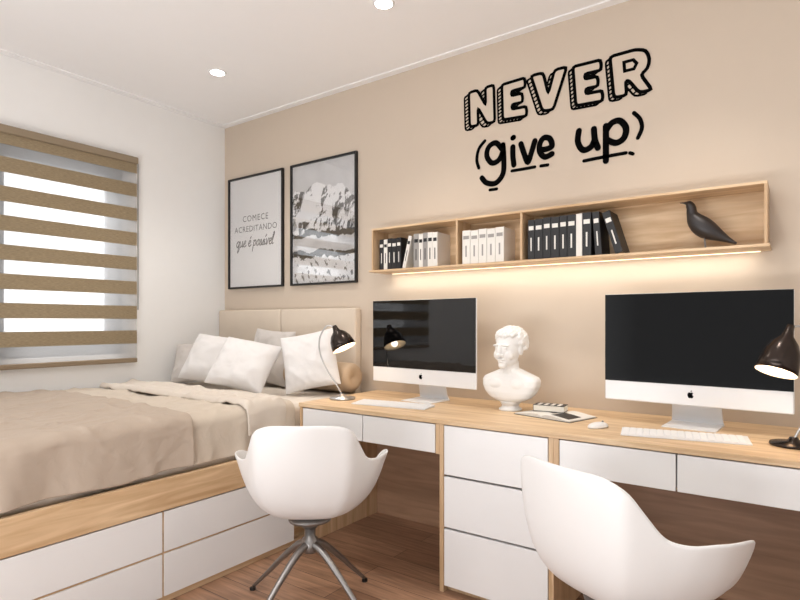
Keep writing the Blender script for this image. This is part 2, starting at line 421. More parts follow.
def poster(x0, x1, z0, z1, label, kind):
    cx = (x0+x1)/2; hwid = (x1-x0)/2; h = z1-z0
    p = thing('framed_poster', label, 'picture', (cx, D-.001, z0))
    bm = bmesh.new(); f = .013; dp = .022
    box(bm, (-hwid, -dp, 0), (-hwid+f, 0, h)); box(bm, (hwid-f, -dp, 0), (hwid, 0, h))
    box(bm, (-hwid+f, -dp, 0), (hwid-f, 0, f)); box(bm, (-hwid+f, -dp, h-f), (hwid-f, 0, h))
    obj('frame', bm, M['black'], p, bevel=.001)
    if kind == 'text':
        boxo('print', (-hwid+f, -.009, f), (hwid-f, -.004, h-f), M['paper'], p, bevel=0)
        for body, size, z, sh, sp, of in (('COMECE', .064, .498, 0, 1.18, .0), ('ACREDITANDO', .062, .422, 0, 1.10, .0)):
            t = text_obj('lettering', body, size, M['text'], p, sh, 'CENTER', sp, of); t.location = (0, -.0095, z)
        handwriting(p, -.01, .312, .0425, .008)
    else:
        nx, nz = 170, 240; bm = bmesh.new(); lay = bm.verts.layers.float_color.new('pic'); g = []
        def hgt(u, v): return noise.ridged_multi_fractal(Vector((u*2.6+.7, v*2.6, 3.3)), 1.0, 2.1, 6, .9, 2.2)
        for j in range(nz+1):
            row = []
            for i in range(nx+1):
                u = i/nx; v = j/nz
                vt = bm.verts.new((-hwid+f+u*2*(hwid-f), -.007, f+v*(h-2*f)))
                n1 = noise.fractal(Vector((u*5, v*7, 3)), 1.0, 2.0, 5)
                n2 = noise.fractal(Vector((u*18+v*9, v*16, 9)), .9, 2.0, 4)
                ridge = .84-.22*abs(u-.40)+.06*noise.fractal(Vector((u*4+1.5, 0, 5)), 1, 2, 5)
                if v > ridge: c = .78+.05*n1
                elif v > .43+.06*n1:
                    g_ = (hgt(u, v)-hgt(u-.012, v+.010))*2.8
                    c = .76+g_+.18*(v-.6)
                    c = .95 if c > .66 else (.66 if c > .56 else .18+.2*abs(n2))
                elif v > .38+.04*n1: c = .16+.14*abs(n2)
                elif v > .27+.04*n1: c = .80+.1*n1
                elif v > .22+.05*n1: c = .12+.12*abs(n2)
                else: c = .92+.06*n1 if n2 < .38 else .4
                c = max(.02, min(.95, c)); vt[lay] = (c, c, c*1.01, 1); row.append(vt)
            g.append(row)
        for j in range(nz):
            for i in range(nx): bm.faces.new([g[j][i], g[j][i+1], g[j+1][i+1], g[j+1][i]])
        m, nt, b = new_mat('mountain_photo_print'); at = nt.nodes.new('ShaderNodeAttribute'); at.attribute_name = 'pic'
        gm = nt.nodes.new('ShaderNodeGamma'); gm.inputs[1].default_value = 1.8
        nt.links.new(at.outputs['Color'], gm.inputs[0]); nt.links.new(gm.outputs[0], b.inputs['Base Color']); b.inputs['Roughness'].default_value = .6
        obj('print', bm, m, p)
        boxo('backing', (-hwid+f, -.005, f), (hwid-f, -.001, h-f), M['paper'], p, bevel=0)
    boxo('glass', (-hwid+f, -.014, f), (hwid-f, -.012, h-f), M['glass'], p, bevel=0)
poster(-3.569, -2.966, 1.425, 2.262, 'black framed white poster with Portuguese lettering, nearest the room corner', 'text')
poster(-2.888, -2.289, 1.425, 2.262, 'black framed grey photograph of snowy mountains above the headboard', 'pic')

# ------------------------------------------------------------ bed
bx0, bx1, by0, by1 = LX+.006, -2.142, .58, 2.68
bed = thing('bed_base', 'oak storage bed base with two rows of white drawers', 'bed', ((bx0+bx1)/2, (by0+by1)/2, 0))
def BL(lo, hi): 
    o = bed.location; return (lo[0]-o.x, lo[1]-o.y, lo[2]), (hi[0]-o.x, hi[1]-o.y, hi[2])
bm = bmesh.new()
for lo, hi in (((bx0, by0+.02, 0), (bx1-.055, by1, .385)), ((bx1-.055, by1-.02, 0), (bx1-.002, by1, .385)), ((bx1-.055, by0+.02, 0), (bx1-.002, by0+.04, .385)),
               ((bx1-.055, by0+.04, .2105), (bx1-.006, by1-.02, .2155)), ((bx1-.055, by0+.04, 0), (bx1-.02, by1-.02, .03)),
               ((bx1-.055, 1.3155, .03), (bx1-.006, 1.3205, .2105)), ((bx1-.055, 1.3155, .2155), (bx1-.006, 1.3205, .385))):
    box(bm, *BL(lo, hi))
obj('carcass', bm, M['oak_y'], bed)
bm = bmesh.new()
box(bm, *BL((bx0, by0, .385), (bx1-.03, by1, .495))); 
obj('platform', bm, M['oak_y'], bed)
bm = bmesh.new(); box(bm, *BL((bx1-.028, by0, .39), (bx1, by1, .52))); obj('side_board', bm, M['oak_y'], bed, bevel=.002)
for (ya, yb) in ((by0+.043, 1.3135), (1.3225, 2.055)):
    for (za, zb) in ((.033, .2085), (.2175, .385)):
        lo, hi = BL((bx1-.05, ya, za), (bx1-.003, yb, zb)); boxo('drawer', lo, hi, M['white_lacquer'], bed, bevel=.0015)
hb_ = thing('headboard', 'beige upholstered two-panel headboard against the back wall', 'headboard', (-2.94, D-.03, .0))
for a, b in ((LX+.008+2.94, -.003), (.003, .68)):
    bm = bmesh.new(); box(bm, (a, -.035, .50), (b, .028, 1.262)); obj('panel', bm, M['headboard'], hb_, bevel=.014, seg=4, smooth=True)
bm = bmesh.new(); box(bm, (LX+.012+2.94, .0, .0), (.67, .028, .50)); obj('mounting_board', bm, M['oak_y'], hb_)
bm = bmesh.new(); box(bm, (LX+.03, by0+.03, .50), (-2.2, by1-.04, .735))
mt = obj('mattress', bm, M['sheet'], bevel=.045, seg=5, smooth=True); tag(mt, 'cream sheeted thick mattress on the oak bed base', 'mattress')

def cloth(name, m, y_foot, y_head, x_edge, ztop, zhem, thick, seed, amp, fold=.006, step=.0095, edgepuff=0, hemv=.012, xmax=-2.146, rg=.7, parent=None):
    bm = bmesh.new(); x_w = LX+.04
    rr = .045
    top_len = x_edge-x_w-rr; arc = rr*pi/2; side = max(.0, ztop-rr-zhem)
    tot = top_len+arc+side; nu = int(tot/step); v0 = y_foot; nv = int((y_head-v0)/step)+1
    g = []
    def ridge(x, y, s, k=2.8): return max(0, 1-abs(noise.noise(Vector((x, y, s))))*k)**2
    for j in range(nv+1):
        y = v0+(y_head-v0)*j/nv; row = []
        for i in range(nu+1):
            s = tot*i/nu
            wx = s+.12*noise.noise(Vector((s*2.5, y*2.5, seed+9))); wy = y+.12*noise.noise(Vector((s*2.5, y*2.5, seed+19)))
            wob = amp*(.5*noise.fractal(Vector((wx*2.0+seed, wy*2.4, seed)), 1, 2, 2)
                       + rg*1.2*ridge(wx*2.6-wy*3.4+seed, wy*1.2+wx*.5, seed+4, 5.0)
                       + rg*.9*ridge(wx*3.6+wy*2.6, wy*2.0-wx*1.6, seed+14, 5.2)
                       + rg*.6*ridge(wx*7.5-wy*2.0, wy*5.5+wx*3, seed+24, 4.6))
            if s < top_len: x = x_w+s; zz = ztop+wob
            elif s < top_len+arc:
                a = (s-top_len)/rr; x = x_w+top_len+rr*sin(a)+wob*.2*sin(a); zz = ztop-rr+rr*cos(a)+wob*cos(a)
            else:
                d = s-top_len-arc; k = d/max(side, 1e-4); zz = ztop-rr-d
                hemw = hemv*(noise.noise(Vector((y*4, seed, 1)))+.4*noise.noise(Vector((y*11, seed, 3))))
                x = x_edge+fold*(.35+.65*k)*(noise.noise(Vector((y*7+d*1.5, seed, 2)))*1.8+.7*noise.noise(Vector((y*18-d*3, seed, 12))))+wob*.25; zz += hemw*k
                x = min(x, xmax)
            yy = y+(.016*noise.noise(Vector((s*2.2, seed, 7))) if j == nv else 0)
            e = (y_head-y); e2 = y-v0
            if edgepuff:
                top = 1 if s < top_len+arc*.5 else .0
                if e < .07: zz += edgepuff*sin(pi*min(1, e/.07))*top
                if edgepuff > .013 and e2 < .05: zz += (edgepuff*.9*sin(pi*min(1, e2/.05))-.014*max(0, 1-e2/.012))*top
            row.append(bm.verts.new((x, yy, zz)))
        g.append(row)
    for j in range(nv):
        for i in range(nu): bm.faces.new([g[j][i], g[j][i+1], g[j+1][i+1], g[j+1][i]])
    return obj(name, bm, m, parent, smooth=True, solid=thick, soff=0, subsurf=1)
dv = cloth('duvet', M['duvet'], 1.458, 2.10, -2.182, .750, .535, .007, 3.3, .014, .014)
tag(dv, 'light beige rumpled duvet hanging over the bed side beyond the taupe bedspread', 'duvet')
fb = cloth('turned_back_layer', M['duvet_fold'], 1.77, 2.02, -2.172, .773, .62, .008, 5.1, .013, .011, edgepuff=.014, parent=dv)
fb['label'] = 'paler turned-back layer'
bs = cloth('bedspread', M['blanket'], .61, 1.47, -2.166, .771, .54, .008, 8.1, .015, .011, edgepuff=.008, xmax=-2.15)
tag(bs, 'taupe brown bedspread over the foot half of the bed', 'bedspread')

def pillow(name, label, m, loc, w, h, t, lean, yaw, roll, seed):
    bm = bmesh.new(); n = 34
    for side in (-1, 1):
        g = []
        for j in range(n+1):
            row = []
            for i in range(n+1):
                u = sin((i/n*2-1)*pi/2); v = sin((j/n*2-1)*pi/2)
                pr = max(0, (1-abs(u)**2.7)*(1-abs(v)**2.7))**.55
                ck = 1-.02*(u*u*v*v)**2
                x = w/2*u*ck*(1-.065*(1-v*v)*abs(u)); z = h/2*v*ck*(1-.07*(1-u*u)*abs(v))
                edge = max(abs(u), abs(v))
                rd = max(0, 1-abs(noise.noise(Vector((u*1.5+seed, v*1.7+u*.7, side*2+seed))))*3.8)**2
                rd2 = max(0, 1-abs(noise.noise(Vector((u*3.0-v*2+seed, v*2.4+u*1.7, side*4+seed))))*4.4)**2
                y = side*t/2*pr
                y += side*pr*(.016*noise.fractal(Vector((u*1.6+seed, v*1.6, side+seed)), 1, 2, 2)+.012*rd*(.3+edge)+.007*rd2*edge)
                row.append(bm.verts.new((x, y, z)))
            g.append(row)
        for j in range(n):
            for i in range(n): bm.faces.new([g[j][i], g[j][i+1], g[j+1][i+1], g[j+1][i]])
    bmesh.ops.remove_doubles(bm, verts=bm.verts, dist=.0004)
    o = obj(name, bm, m, smooth=True, subsurf=1)
    mw = Matrix.Rotation(yaw, 4, 'Z') @ Matrix.Rotation(lean, 4, 'X') @ Matrix.Rotation(roll, 4, 'Y')
    zmin = min((mw @ vv.co).z for vv in o.data.vertices)
    o.matrix_world = Matrix.Translation((loc[0], loc[1], loc[2]-zmin)) @ mw
    tag(o, label, 'pillow', 'pillows at the head of the bed'); return o
L = lambda d: rad(-d)
pillow('pillow', 'grey beige pillow at the wall corner, half behind a white one', M['pillow_beige'], (-3.43, 2.36, .756), .33, .32, .14, L(36), rad(32), rad(-6), 1)
pillow('pillow', 'white pillow in front of the corner, left of the front pair', M['pillow_white'], (-3.14, 2.30, .758), .42, .35, .17, L(32), rad(24), rad(8), 5)
pillow('pillow', 'pale grey pillow leaning on the headboard behind the two white front pillows', M['pillow_beige'], (-2.93, 2.59, .745), .40, .38, .12, L(12), rad(0), rad(3), 9)
pillow('pillow', 'plump white pillow in the front middle of the bed head', M['pillow_white'], (-2.69, 2.17, .758), .37, .34, .16, L(36), rad(30), rad(12), 13)
pillow('pillow', 'white pillow leaning on the tan bolster beside the desk', M['pillow_white'], (-2.375, 2.405, .745), .34, .36, .12, L(18), rad(28), rad(-12), 17)
bm = bmesh.new(); mx = Matrix.Translation((-2.46, 2.592, .836)) @ Matrix.Rotation(pi/2, 4, 'Y') @ Matrix.Diagonal((1.05, 1.05, 1.0, 1))
lathe(bm, [(0, -.245), (.012, -.268), (.05, -.274), (.074, -.268), (.083, -.25), (.085, -.2), (.086, 0), (.085, .2), (.083, .25), (.074, .268), (.05, .272), (.012, .262), (0, .255)], 36, mx)
tag(obj('bolster', bm, M['bolster'], smooth=True), 'tan cylindrical bolster cushion at the bed edge', 'bolster')

# ------------------------------------------------------------ desk
wt = boxo('worktop', (-2.138, 2.08, .729), (.13, D-.002, DZ), M['oak'], bevel=.002)
tag(wt, 'long light oak worktop running along the back wall', 'desk top')
def unit(name, label, x0, x1, z0, z1, cols, rows, y0=2.098):
    cx = (x0+x1)/2; o = thing(name, label, 'drawer cabinet', (cx, 2.4, 0))
    bm = bmesh.new(); t = .02; yb = D-.0245-2.4; yf = y0+.002-2.4
    box(bm, (x0-cx, yf-.014, z0), (x0-cx+t, yb, z1)); box(bm, (x1-cx-t, yf-.014, z0), (x1-cx, yb, z1))
    box(bm, (x0-cx+t, yf+.02, z0), (x1-cx-t, yb, z0+.014)); box(bm, (x0-cx+t, yf+.02, z1-.014), (x1-cx-t, yb, z1))
    box(bm, (x0-cx+t, yb-.012, z0+.014), (x1-cx-t, yb, z1-.014))
    obj('carcass', bm, M['oak_v'], o, bevel=.001)
    for a, b in cols:
        for c, d in rows:
            boxo('drawer', (a-cx, y0-.012-2.4, c), (b-cx, y0+.016-2.4, d), M['white_lacquer'], o, bevel=.0015)
    return o
unit('drawer_unit', 'slim two-drawer white unit hanging under the worktop beside the bed', -2.135, -1.2765, .595, .729, [(-2.112, -1.712), (-1.707, -1.30)], [(.598, .724)])
unit('drawer_pedestal', 'white three-drawer pedestal with oak sides between the chairs', -1.276, -.765, 0, .729, [(-1.253, -.788)], [(.512, .724), (.285, .503), (.03, .276)])
unit('drawer_unit', 'slim two-drawer white unit under the worktop behind the right chair', -.7645, .1085, .595, .729, [(-.742, -.340), (-.335, .085)], [(.598, .724)])
tag(boxo('side_panel', (.109, 2.09, 0), (.129, D-.0245, .729), M['oak_v']), 'oak end panel holding up the worktop at its far right end', 'panel')
tag(boxo('side_panel', (-2.137, 2.12, 0), (-2.117, D-.0245, .595), M['oak_v']), 'oak end panel under the worktop next to the bed', 'panel')
tag(boxo('back_panel', (-2.138, D-.024, 0), (-1.02, D-.001, .729), M['brown_wood']), 'brown wooden back panel under the worktop beside the bed', 'panel')
tag(boxo('back_panel', (-1.019, D-.024, 0), (.13, D-.001, .729), M['brown_wood']), 'brown wooden back panel under the worktop behind the right chair', 'panel')

# ------------------------------------------------------------ shelf
sx0, sx1, sz0, sz1, sy = -2.05, -.098, 1.465, 1.722, 2.585
sh = thing('wall_shelf', 'long light oak wall shelf with three open bays above the desk', 'shelf', (-1.08, D-.001, sz0))
ST = .011
def SB(name, lo, hi, m):
    o = sh.location; return boxo(name, (lo[0]-o.x, lo[1]-o.y, lo[2]-o.z), (hi[0]-o.x, hi[1]-o.y, hi[2]-o.z), m, sh, bevel=.001)
SB('bottom_board', (sx0-.010, sy-.014, sz0), (sx1+.008, D-.001, sz0+ST), M['oak'])
SB('top_board', (sx0, sy, sz1-ST), (sx1, D-.001, sz1), M['oak'])
SB('back_panel', (sx0+ST, D-.013, sz0+ST), (sx1-ST, D-.001, sz1-ST), M['oak'])
SB('side_panel', (sx0, sy, sz0+ST), (sx0+ST, D-.001, sz1-ST), M['oak_v'])
SB('side_panel', (sx1-ST, sy, sz0+ST), (sx1, D-.001, sz1-ST), M['oak_v'])
for dx in (-1.482, -1.118): SB('divider', (dx, sy+.002, sz0+ST), (dx+ST, D-.013, sz1-ST), M['oak_v'])
led = SB('light_strip', (sx0+.04, D-.016, sz0-.003), (sx1-.03, D-.008, sz0), M['led']); led['label'] = 'warm glowing light strip'
al = bpy.data.lights.new('led', 'AREA'); al.shape = 'RECTANGLE'; al.size = 1.86; al.size_y = .03; al.energy = 2.4; al.color = (1, .92, .80)
ao = bpy.data.objects.new('strip_lamp', al); COL.objects.link(ao); ao.parent = sh; ao.location = (0, -.060, -.006)
SF = sz0+ST+.0005
def book(x, w, h, color, label, group, lean=0, band='book_white', dep=.14):
    b = thing('book', label, 'book', (x+w/2, sy+.012, SF+w/2*abs(sin(lean))), group=group)
    if lean:
        b.rotation_euler = (0, lean, 0)
    k = .003
    bm = bmesh.new(); box(bm, (-w/2, 0, 0), (w/2, k, h)); box(bm, (-w/2, k, 0), (-w/2+k, dep, h)); box(bm, (w/2-k, k, 0), (w/2, dep, h))
    obj('cover', bm, M[color], b, bevel=.0012)
    boxo('pages', (-w/2+k, k, .003), (w/2-k, dep-.004, h-.004), M['pages'], b, bevel=0)
    if band:
        boxo('spine_label', (-w*.36, -.0008, h*.74), (w*.36, 0, h*.84), M[band], b, bevel=0)
        boxo('spine_title', (-w*.10, -.0008, h*.22), (w*.08, 0, h*.55), M[band], b, bevel=0)
ORD = ['first', 'second', 'third', 'fourth', 'fifth', 'sixth', 'seventh', 'eighth', 'ninth', 'tenth', 'eleventh']
x = -2.0
for i, (w, h, c, ln, gap) in enumerate([(.030, .178, 'book_black', 0, 0), (.026, .176, 'book_white', 0, 0), (.030, .18, 'book_black', 0, 0), (.034, .178, 'book_black', 0, 0), (.03, .18, 'book_black', 0, 0), (.022, .185, 'book_white', .24, .008),
                                       (.034, .19, 'book_grey', 0, .055), (.026, .186, 'book_white', 0, 0), (.03, .19, 'book_grey', 0, 0), (.032, .19, 'book_white', 0, 0), (.03, .188, 'book_white', 0, 0)]):
    x += gap
    cn = {'book_black': 'black', 'book_white': 'white', 'book_grey': 'grey'}[c]
    book(x, w, h, c, f'{cn} {"leaning" if ln else "upright"} book, {ORD[i]} from the left in the shelf bay nearest the bed', 'books in the shelf bay nearest the bed', ln, 'book_black' if c != 'book_black' else 'book_white')
    x += w+.001
x = -1.448
for i in range(5):
    book(x, .046, .178-.003*(i % 2), 'book_white', f'cream white binder, {ORD[i]} from the left in the middle shelf bay', 'cream binders in the middle shelf bay', 0, 'book_grey')
    x += .048
x = -1.082
for i, (w, h) in enumerate([(.034, .196), (.04, .196), (.038, .2), (.04, .198), (.036, .2), (.04, .2), (.028, .2), (.04, .202)]):
    book(x, w, h, 'book_white' if i in (6,) else 'book_black', f'{"white" if i == 6 else "black"} upright binder, {ORD[i]} from the left in the bay with the bird', 'binders in the shelf bay with the bird')
    x += w+.0015
book(x+.017, .03, .2, 'book_black', 'black binder tilted lightly against the upright row near the bird', 'binders in the shelf bay with the bird', -.07)
book(x+.105, .034, .2, 'book_black', 'black binder leaning steeply, the closest book to the bird', 'binders in the shelf bay with the bird', -.30)

# bird
bd = thing('bird_figurine', 'dark wooden bird figurine standing on the wall shelf', 'figurine', (-.312, 2.655, SF))
bm = bmesh.new()
pp = crom([(-.104, 0, .208), (-.084, 0, .205), (-.070, 0, .199), (-.060, 0, .181), (-.057, 0, .156), (-.043, 0, .126), (-.018, 0, .098), (.012, 0, .075), (.044, 0, .054), (.076, 0, .034), (.106, 0, .016)], 4)
rr_ = [p.x for p in crom([(.0015, 0, 0), (.005, 0, 0), (.0155, 0, 0), (.019, 0, 0), (.022, 0, 0), (.035, 0, 0), (.042, 0, 0), (.037, 0, 0), (.024, 0, 0), (.012, 0, 0), (.005, 0, 0)], 4)]
loft(bm, pp, rr_, 20); obj('body', bm, M['bird'], bd, smooth=True, subsurf=1)
for s in (-1, 1):
    bm = bmesh.new(); loft(bm, [(-.012, .012*s, .065), (-.008, .013*s, .03), (-.006, .014*s, .002)], .0022, 8); loft(bm, [(-.024, .014*s, .0022), (.012, .014*s, .0022)], .0022, 8)
    obj('leg', bm, M['leg_metal'], bd)

# ------------------------------------------------------------ computers
def computer(x0, x1, label, rz):
    cx = (x0+x1)/2; w = (x1-x0)/2; yf = 2.485
    c = thing('desktop_computer', label, 'computer', (cx, yf, DZ), rz, group='all in one computers')
    zb, zt_ = .088, .543
    bm = bmesh.new(); box(bm, (-w, 0, zb), (w, .012, zt_)); obj('housing', bm, M['alu'], c, bevel=.005, seg=3)
    bm = bmesh.new(); lathe(bm, [(0, .045), (.12, .043), (.22, .026), (.27, 0)], 40, Matrix.Translation((0, .012, (zb+zt_)/2+.0)) @ Matrix.Rotation(-pi/2, 4, 'X') @ Matrix.Diagonal((1.1, .72, 1, 1)))
    obj('rear_bulge', bm, M['alu'], c, smooth=True)
    bm = bmesh.new(); box(bm, (-w+.001, -.0022, zb+.083), (w-.001, .0005, zt_-.001)); obj('screen', bm, M['screen'], c, bevel=.001)
    bm = bmesh.new(); s = .0155; cz = zb+.042
    ap = crom([(p[0], p[1], 0) for p in [(0, .70), (.2, .8), (.42, .8), (.66, .6), (.52, .42), (.47, .22), (.54, .0), (.74, -.12), (.6, -.42), (.42, -.66), (.22, -.7), (0, -.62), (-.22, -.7), (-.45, -.6), (-.66, -.25), (-.72, .15), (-.64, .52), (-.42, .78), (-.2, .8), (0, .70)]], 4)[:-1]
    polyfill(bm, [(p.x*s, cz+p.y*s) for p in ap], -.0008)
    lf = crom([(p[0], p[1], 0) for p in [(.0, .9), (.06, 1.15), (.34, 1.36), (.3, 1.08), (.0, .9)]], 4)[:-1]
    polyfill(bm, [(p.x*s, cz+p.y*s) for p in lf], -.0008)
    obj('emblem', bm, M['decal'], c)
    bm = bmesh.new()
    # foot plate and bent neck as one sheet
    def sheet(pts, wa):
        vs = []
        for i, (y, z) in enumerate(pts):
            q = wa[i]; vs.append((bm.verts.new((-q, y, z)), bm.verts.new((q, y, z))))
        for i in range(len(pts)):
            a, b = vs[i], vs[(i+1) % len(pts)]; bm.faces.new([a[0], a[1], b[1], b[0]])
        bm.faces.new([v[0] for v in vs]); bm.faces.new([v[1] for v in vs][::-1])
    sheet([(-.045, 0), (.13, 0), (.13, .006), (.118, .03), (.072, .215), (.064, .215), (.108, .03), (.116, .0075), (-.045, .004)], [.098, .098, .098, .092, .082, .082, .092, .097, .098])
    obj('stand', bm, M['alu'], c, bevel=.0015)
    return c
computer(-1.985, -1.290, 'slim white computer with black screen next to the plaster bust and bed', rad(-5))
computer(-.690, -.012, 'slim white computer with black screen at the right desk place', rad(-4))

def keyboard(cx, cy, rz, label):
    k = thing('keyboard', label, 'keyboard', (cx, cy, DZ+.0005), rz, 'white keyboards')
    bm = bmesh.new(); w, d = .21, .058
    vs = [bm.verts.new(p) for p in ((-w, -d, 0), (w, -d, 0), (w, d, 0), (-w, d, 0), (-w, -d, .005), (w, -d, .005), (w, d, .012), (-w, d, .012))]
    for f in ((3, 2, 1, 0), (4, 5, 6, 7), (0, 1, 5, 4), (1, 2, 6, 5), (2, 3, 7, 6), (3, 0, 4, 7)): bm.faces.new([vs[i] for i in f])
    obj('case', bm, M['alu'], k, bevel=.0015)
    proto = None; tilt = math.atan2(.007, .116)
    for r in range(5):
        for c in range(17):
            if r == 0 and 3 <= c <= 8: continue
            x = -w+.017+c*.0235; y = -d+.014+r*.022
            if proto is None:
                bm = bmesh.new(); box(bm, (-.0098, -.009, 0), (.0098, .009, .0025)); proto = obj('key', bm, M['white_lacquer'], k, bevel=.0012); o = proto
            else: o = proto.copy(); COL.objects.link(o)
            o.location = (x, y, .0052+(y+d)*.0603); o.rotation_euler = (tilt, 0, 0)
    bm = bmesh.new(); x0 = -w+.017+3*.0235-.0098; x1 = -w+.017+8*.0235+.0098; box(bm, (x0, -d+.005, .0056), (x1, -d+.023, .0085)); obj('space_bar', bm, M['white_lacquer'], k, bevel=.0012)
keyboard(-1.675, 2.28, rad(7), 'thin white keyboard before the computer beside the bed')
keyboard(-.345, 2.268, rad(11), 'thin white keyboard before the computer at the right desk place')
ms = thing('computer_mouse', 'white computer mouse between the open magazine and right keyboard', 'mouse', (-.655, 2.285, DZ), rad(-20))
bm = bmesh.new(); lathe(bm, [(0, 0), (.92, 0), (1, .12), (.97, .4), (.82, .72), (.5, .93), (0, 1)], 32, Matrix.Diagonal((.03, .055, .022, 1))); obj('shell', bm, M['shell'], ms, smooth=True, subsurf=1)
bm = bmesh.new(); lathe(bm, [(0, -.002), (.005, -.002), (.006, 0), (.005, .002), (0, .002)], 14, Matrix.Translation((0, .03, .0195)) @ Matrix.Rotation(pi/2, 4, 'Y')); obj('wheel', bm, M['book_grey'], ms)

# open magazine with a small notebook on it
mg = thing('magazine', 'open magazine lying flat on the worktop beside the bust', 'magazine', (-.895, 2.455, DZ), rad(-16))
def pz(x, hw_=.145): 
    q = min(1, abs(x)/hw_); return .006+.012*(math.sin(pi*q**.55)**1.2 if q > 0 else 0)*(1-.3*q)
def page_sheet(name, x0, x1, y0, y1, dz, m, n=24, base=False):
    bm = bmesh.new(); top = []; bot = []
    for i in range(n+1):
        x = x0+(x1-x0)*i/n; z = pz(x)+dz
        top.append((bm.verts.new((x, y0, z)), bm.verts.new((x, y1, z))))
        if base: bot.append((bm.verts.new((x, y0, .002)), bm.verts.new((x, y1, .002))))
    for i in range(n):
        bm.faces.new([top[i][0], top[i+1][0], top[i+1][1], top[i][1]])
        if base:
            bm.faces.new([bot[i][0], bot[i][1], bot[i+1][1], bot[i+1][0]])
            bm.faces.new([top[i][0], bot[i][0], bot[i+1][0], top[i+1][0]]); bm.faces.new([top[i][1], top[i+1][1], bot[i+1][1], bot[i][1]])
    if base:
        bm.faces.new([top[0][0], top[0][1], bot[0][1], bot[0][0]]); bm.faces.new([top[-1][0], bot[-1][0], bot[-1][1], top[-1][1]])
    return obj(name, bm, m, mg)
boxo('cover', (-.150, -.103, 0), (.150, .103, .002), M['book_black'], mg, bevel=.0005)
page_sheet('pages', -.145, .145, -.098, .098, 0, M['book_white'], 48, True)
page_sheet('page_picture', .035, .125, -.075, .02, .0006, M['book_black'])
page_sheet('page_picture', -.130, -.03, .0, .085, .0006, M['book_grey'])
nb = thing('notebook', 'small black and white notebook lying on the open magazine', 'notebook', (-.925, 2.485, DZ+.0175), rad(6))
bm = bmesh.new(); box(bm, (-.07, -.04, 0), (.07, .04, .0016)); box(bm, (-.07, -.04, .0264), (.07, .04, .028)); box(bm, (-.07, -.04, .0016), (-.0684, .04, .0264))
obj('cover', bm, M['book_black'], nb, bevel=.0005)
boxo('pages', (-.0684, -.038, .0016), (.068, .038, .0264), M['pages'], nb, bevel=0)
for i in range(4): boxo('cover_stripe', (-.055+.03*i, -.032, .028), (-.040+.03*i, .032, .0284), M['book_white'], nb, bevel=0)

# ------------------------------------------------------------ lamps
def lamp(loc, rz, mirror, label, base_m, arm_m, top, shx, kr, kl, lean, ty):
    l = thing('desk_lamp', label, 'lamp', loc, rz, 'dark cone desk lamps'); s = mirror
    bm = bmesh.new(); lathe(bm, [(0, 0), (.068, 0), (.072, .004), (.07, .010), (.02, .016), (.012, .03), (0, .03)], 40); obj('base', bm, base_m, l, smooth=True)
    bm = bmesh.new(); pts = crom([(0, 0, .02), (-.03*s, 0, .075), (-.085*s, 0, .16), (-.125*s, 0, .25), (-.128*s, 0, top-.07), (-.10*s, 0, top-.012), (-.06*s+shx*.4, 0, top+.003), (shx+.005*s, 0, top-.006)], 6)
    loft(bm, pts, .0042, 10); obj('arm', bm, arm_m, l, smooth=True)
    ax = Vector((lean*s, -ty, -.9)).normalized()
    q = Vector((0, 0, -1)).rotation_difference(ax).to_matrix().to_4x4()
    mx = Matrix.Translation((shx, 0, top)) @ q @ Matrix.Diagonal((kr, kr, kl, 1))
    bm = bmesh.new(); lathe(bm, [(0, .004), (.014, .002), (.018, -.02), (.024, -.034), (.050, -.058), (.067, -.090), (.074, -.122), (.077, -.15), (.0755, -.15), (.072, -.122), (.065, -.091), (.048, -.060), (.022, -.037), (0, -.036)], 40, mx)
    sd = obj('lamp_shade', bm, [M['bronze'], M['shade_in']], l, smooth=True)
    mi = mx.inverted()
    for p in sd.data.polygons:
        c = mi @ p.center
        nl = mi.to_3x3() @ p.normal
        if c.z < -.037 and (nl.x*c.x+nl.y*c.y) < 0: p.material_index = 1
    bm = bmesh.new(); lathe(bm, [(0, -.04), (.012, -.045), (.014, -.06), (.024, -.08), (.024, -.098), (.014, -.112), (0, -.116)], 20, mx); obj('bulb', bm, M['bulb'], l, smooth=True)
    pl = bpy.data.lights.new('bulb_light', 'POINT'); pl.energy = .6; pl.color = (1, .86, .68); pl.shadow_soft_size = .02
    po = bpy.data.objects.new('bulb_lamp', pl); COL.objects.link(po); po.parent = l; po.location = mx @ Vector((0, 0, -.135))
lamp((-2.04, 2.315, DZ), rad(30), 1, 'desk lamp with dark cone shade between the bed and the left computer', M['silver'], M['silver'], .400, -.045, .88, .90, .46, .16)
lamp((-.014, 2.335, DZ), rad(30), -1, 'desk lamp with dark cone shade at the right end of the desk', M['bronze'], M['silver'], .410, -.010, .82, 1.14, .36, .16)

# ------------------------------------------------------------ bust
bu = thing('bust', 'white plaster classical head and chest bust between the two computers', 'sculpture', (-1.130, 2.50, DZ), rad(-2))
bm = bmesh.new(); lathe(bm, [(0, 0), (.054, 0), (.056, .006), (.052, .010), (.046, .014), (.040, .020), (.040, .026), (.045, .031), (.048, .036), (.048, .044), (0, .044)], 40)
obj('pedestal', bm, M['plaster'], bu, smooth=True, bevel=.001)
bm = bmesh.new()
def ell(c, r, rot=None):
    m = Matrix.Translation((c[0], c[1], c[2]-.014)) @ (rot if rot else Matrix.Identity(4)) @ Matrix.Diagonal((r[0], r[1], r[2], 1))
    bmesh.ops.create_icosphere(bm, subdivisions=4, radius=1, matrix=m)
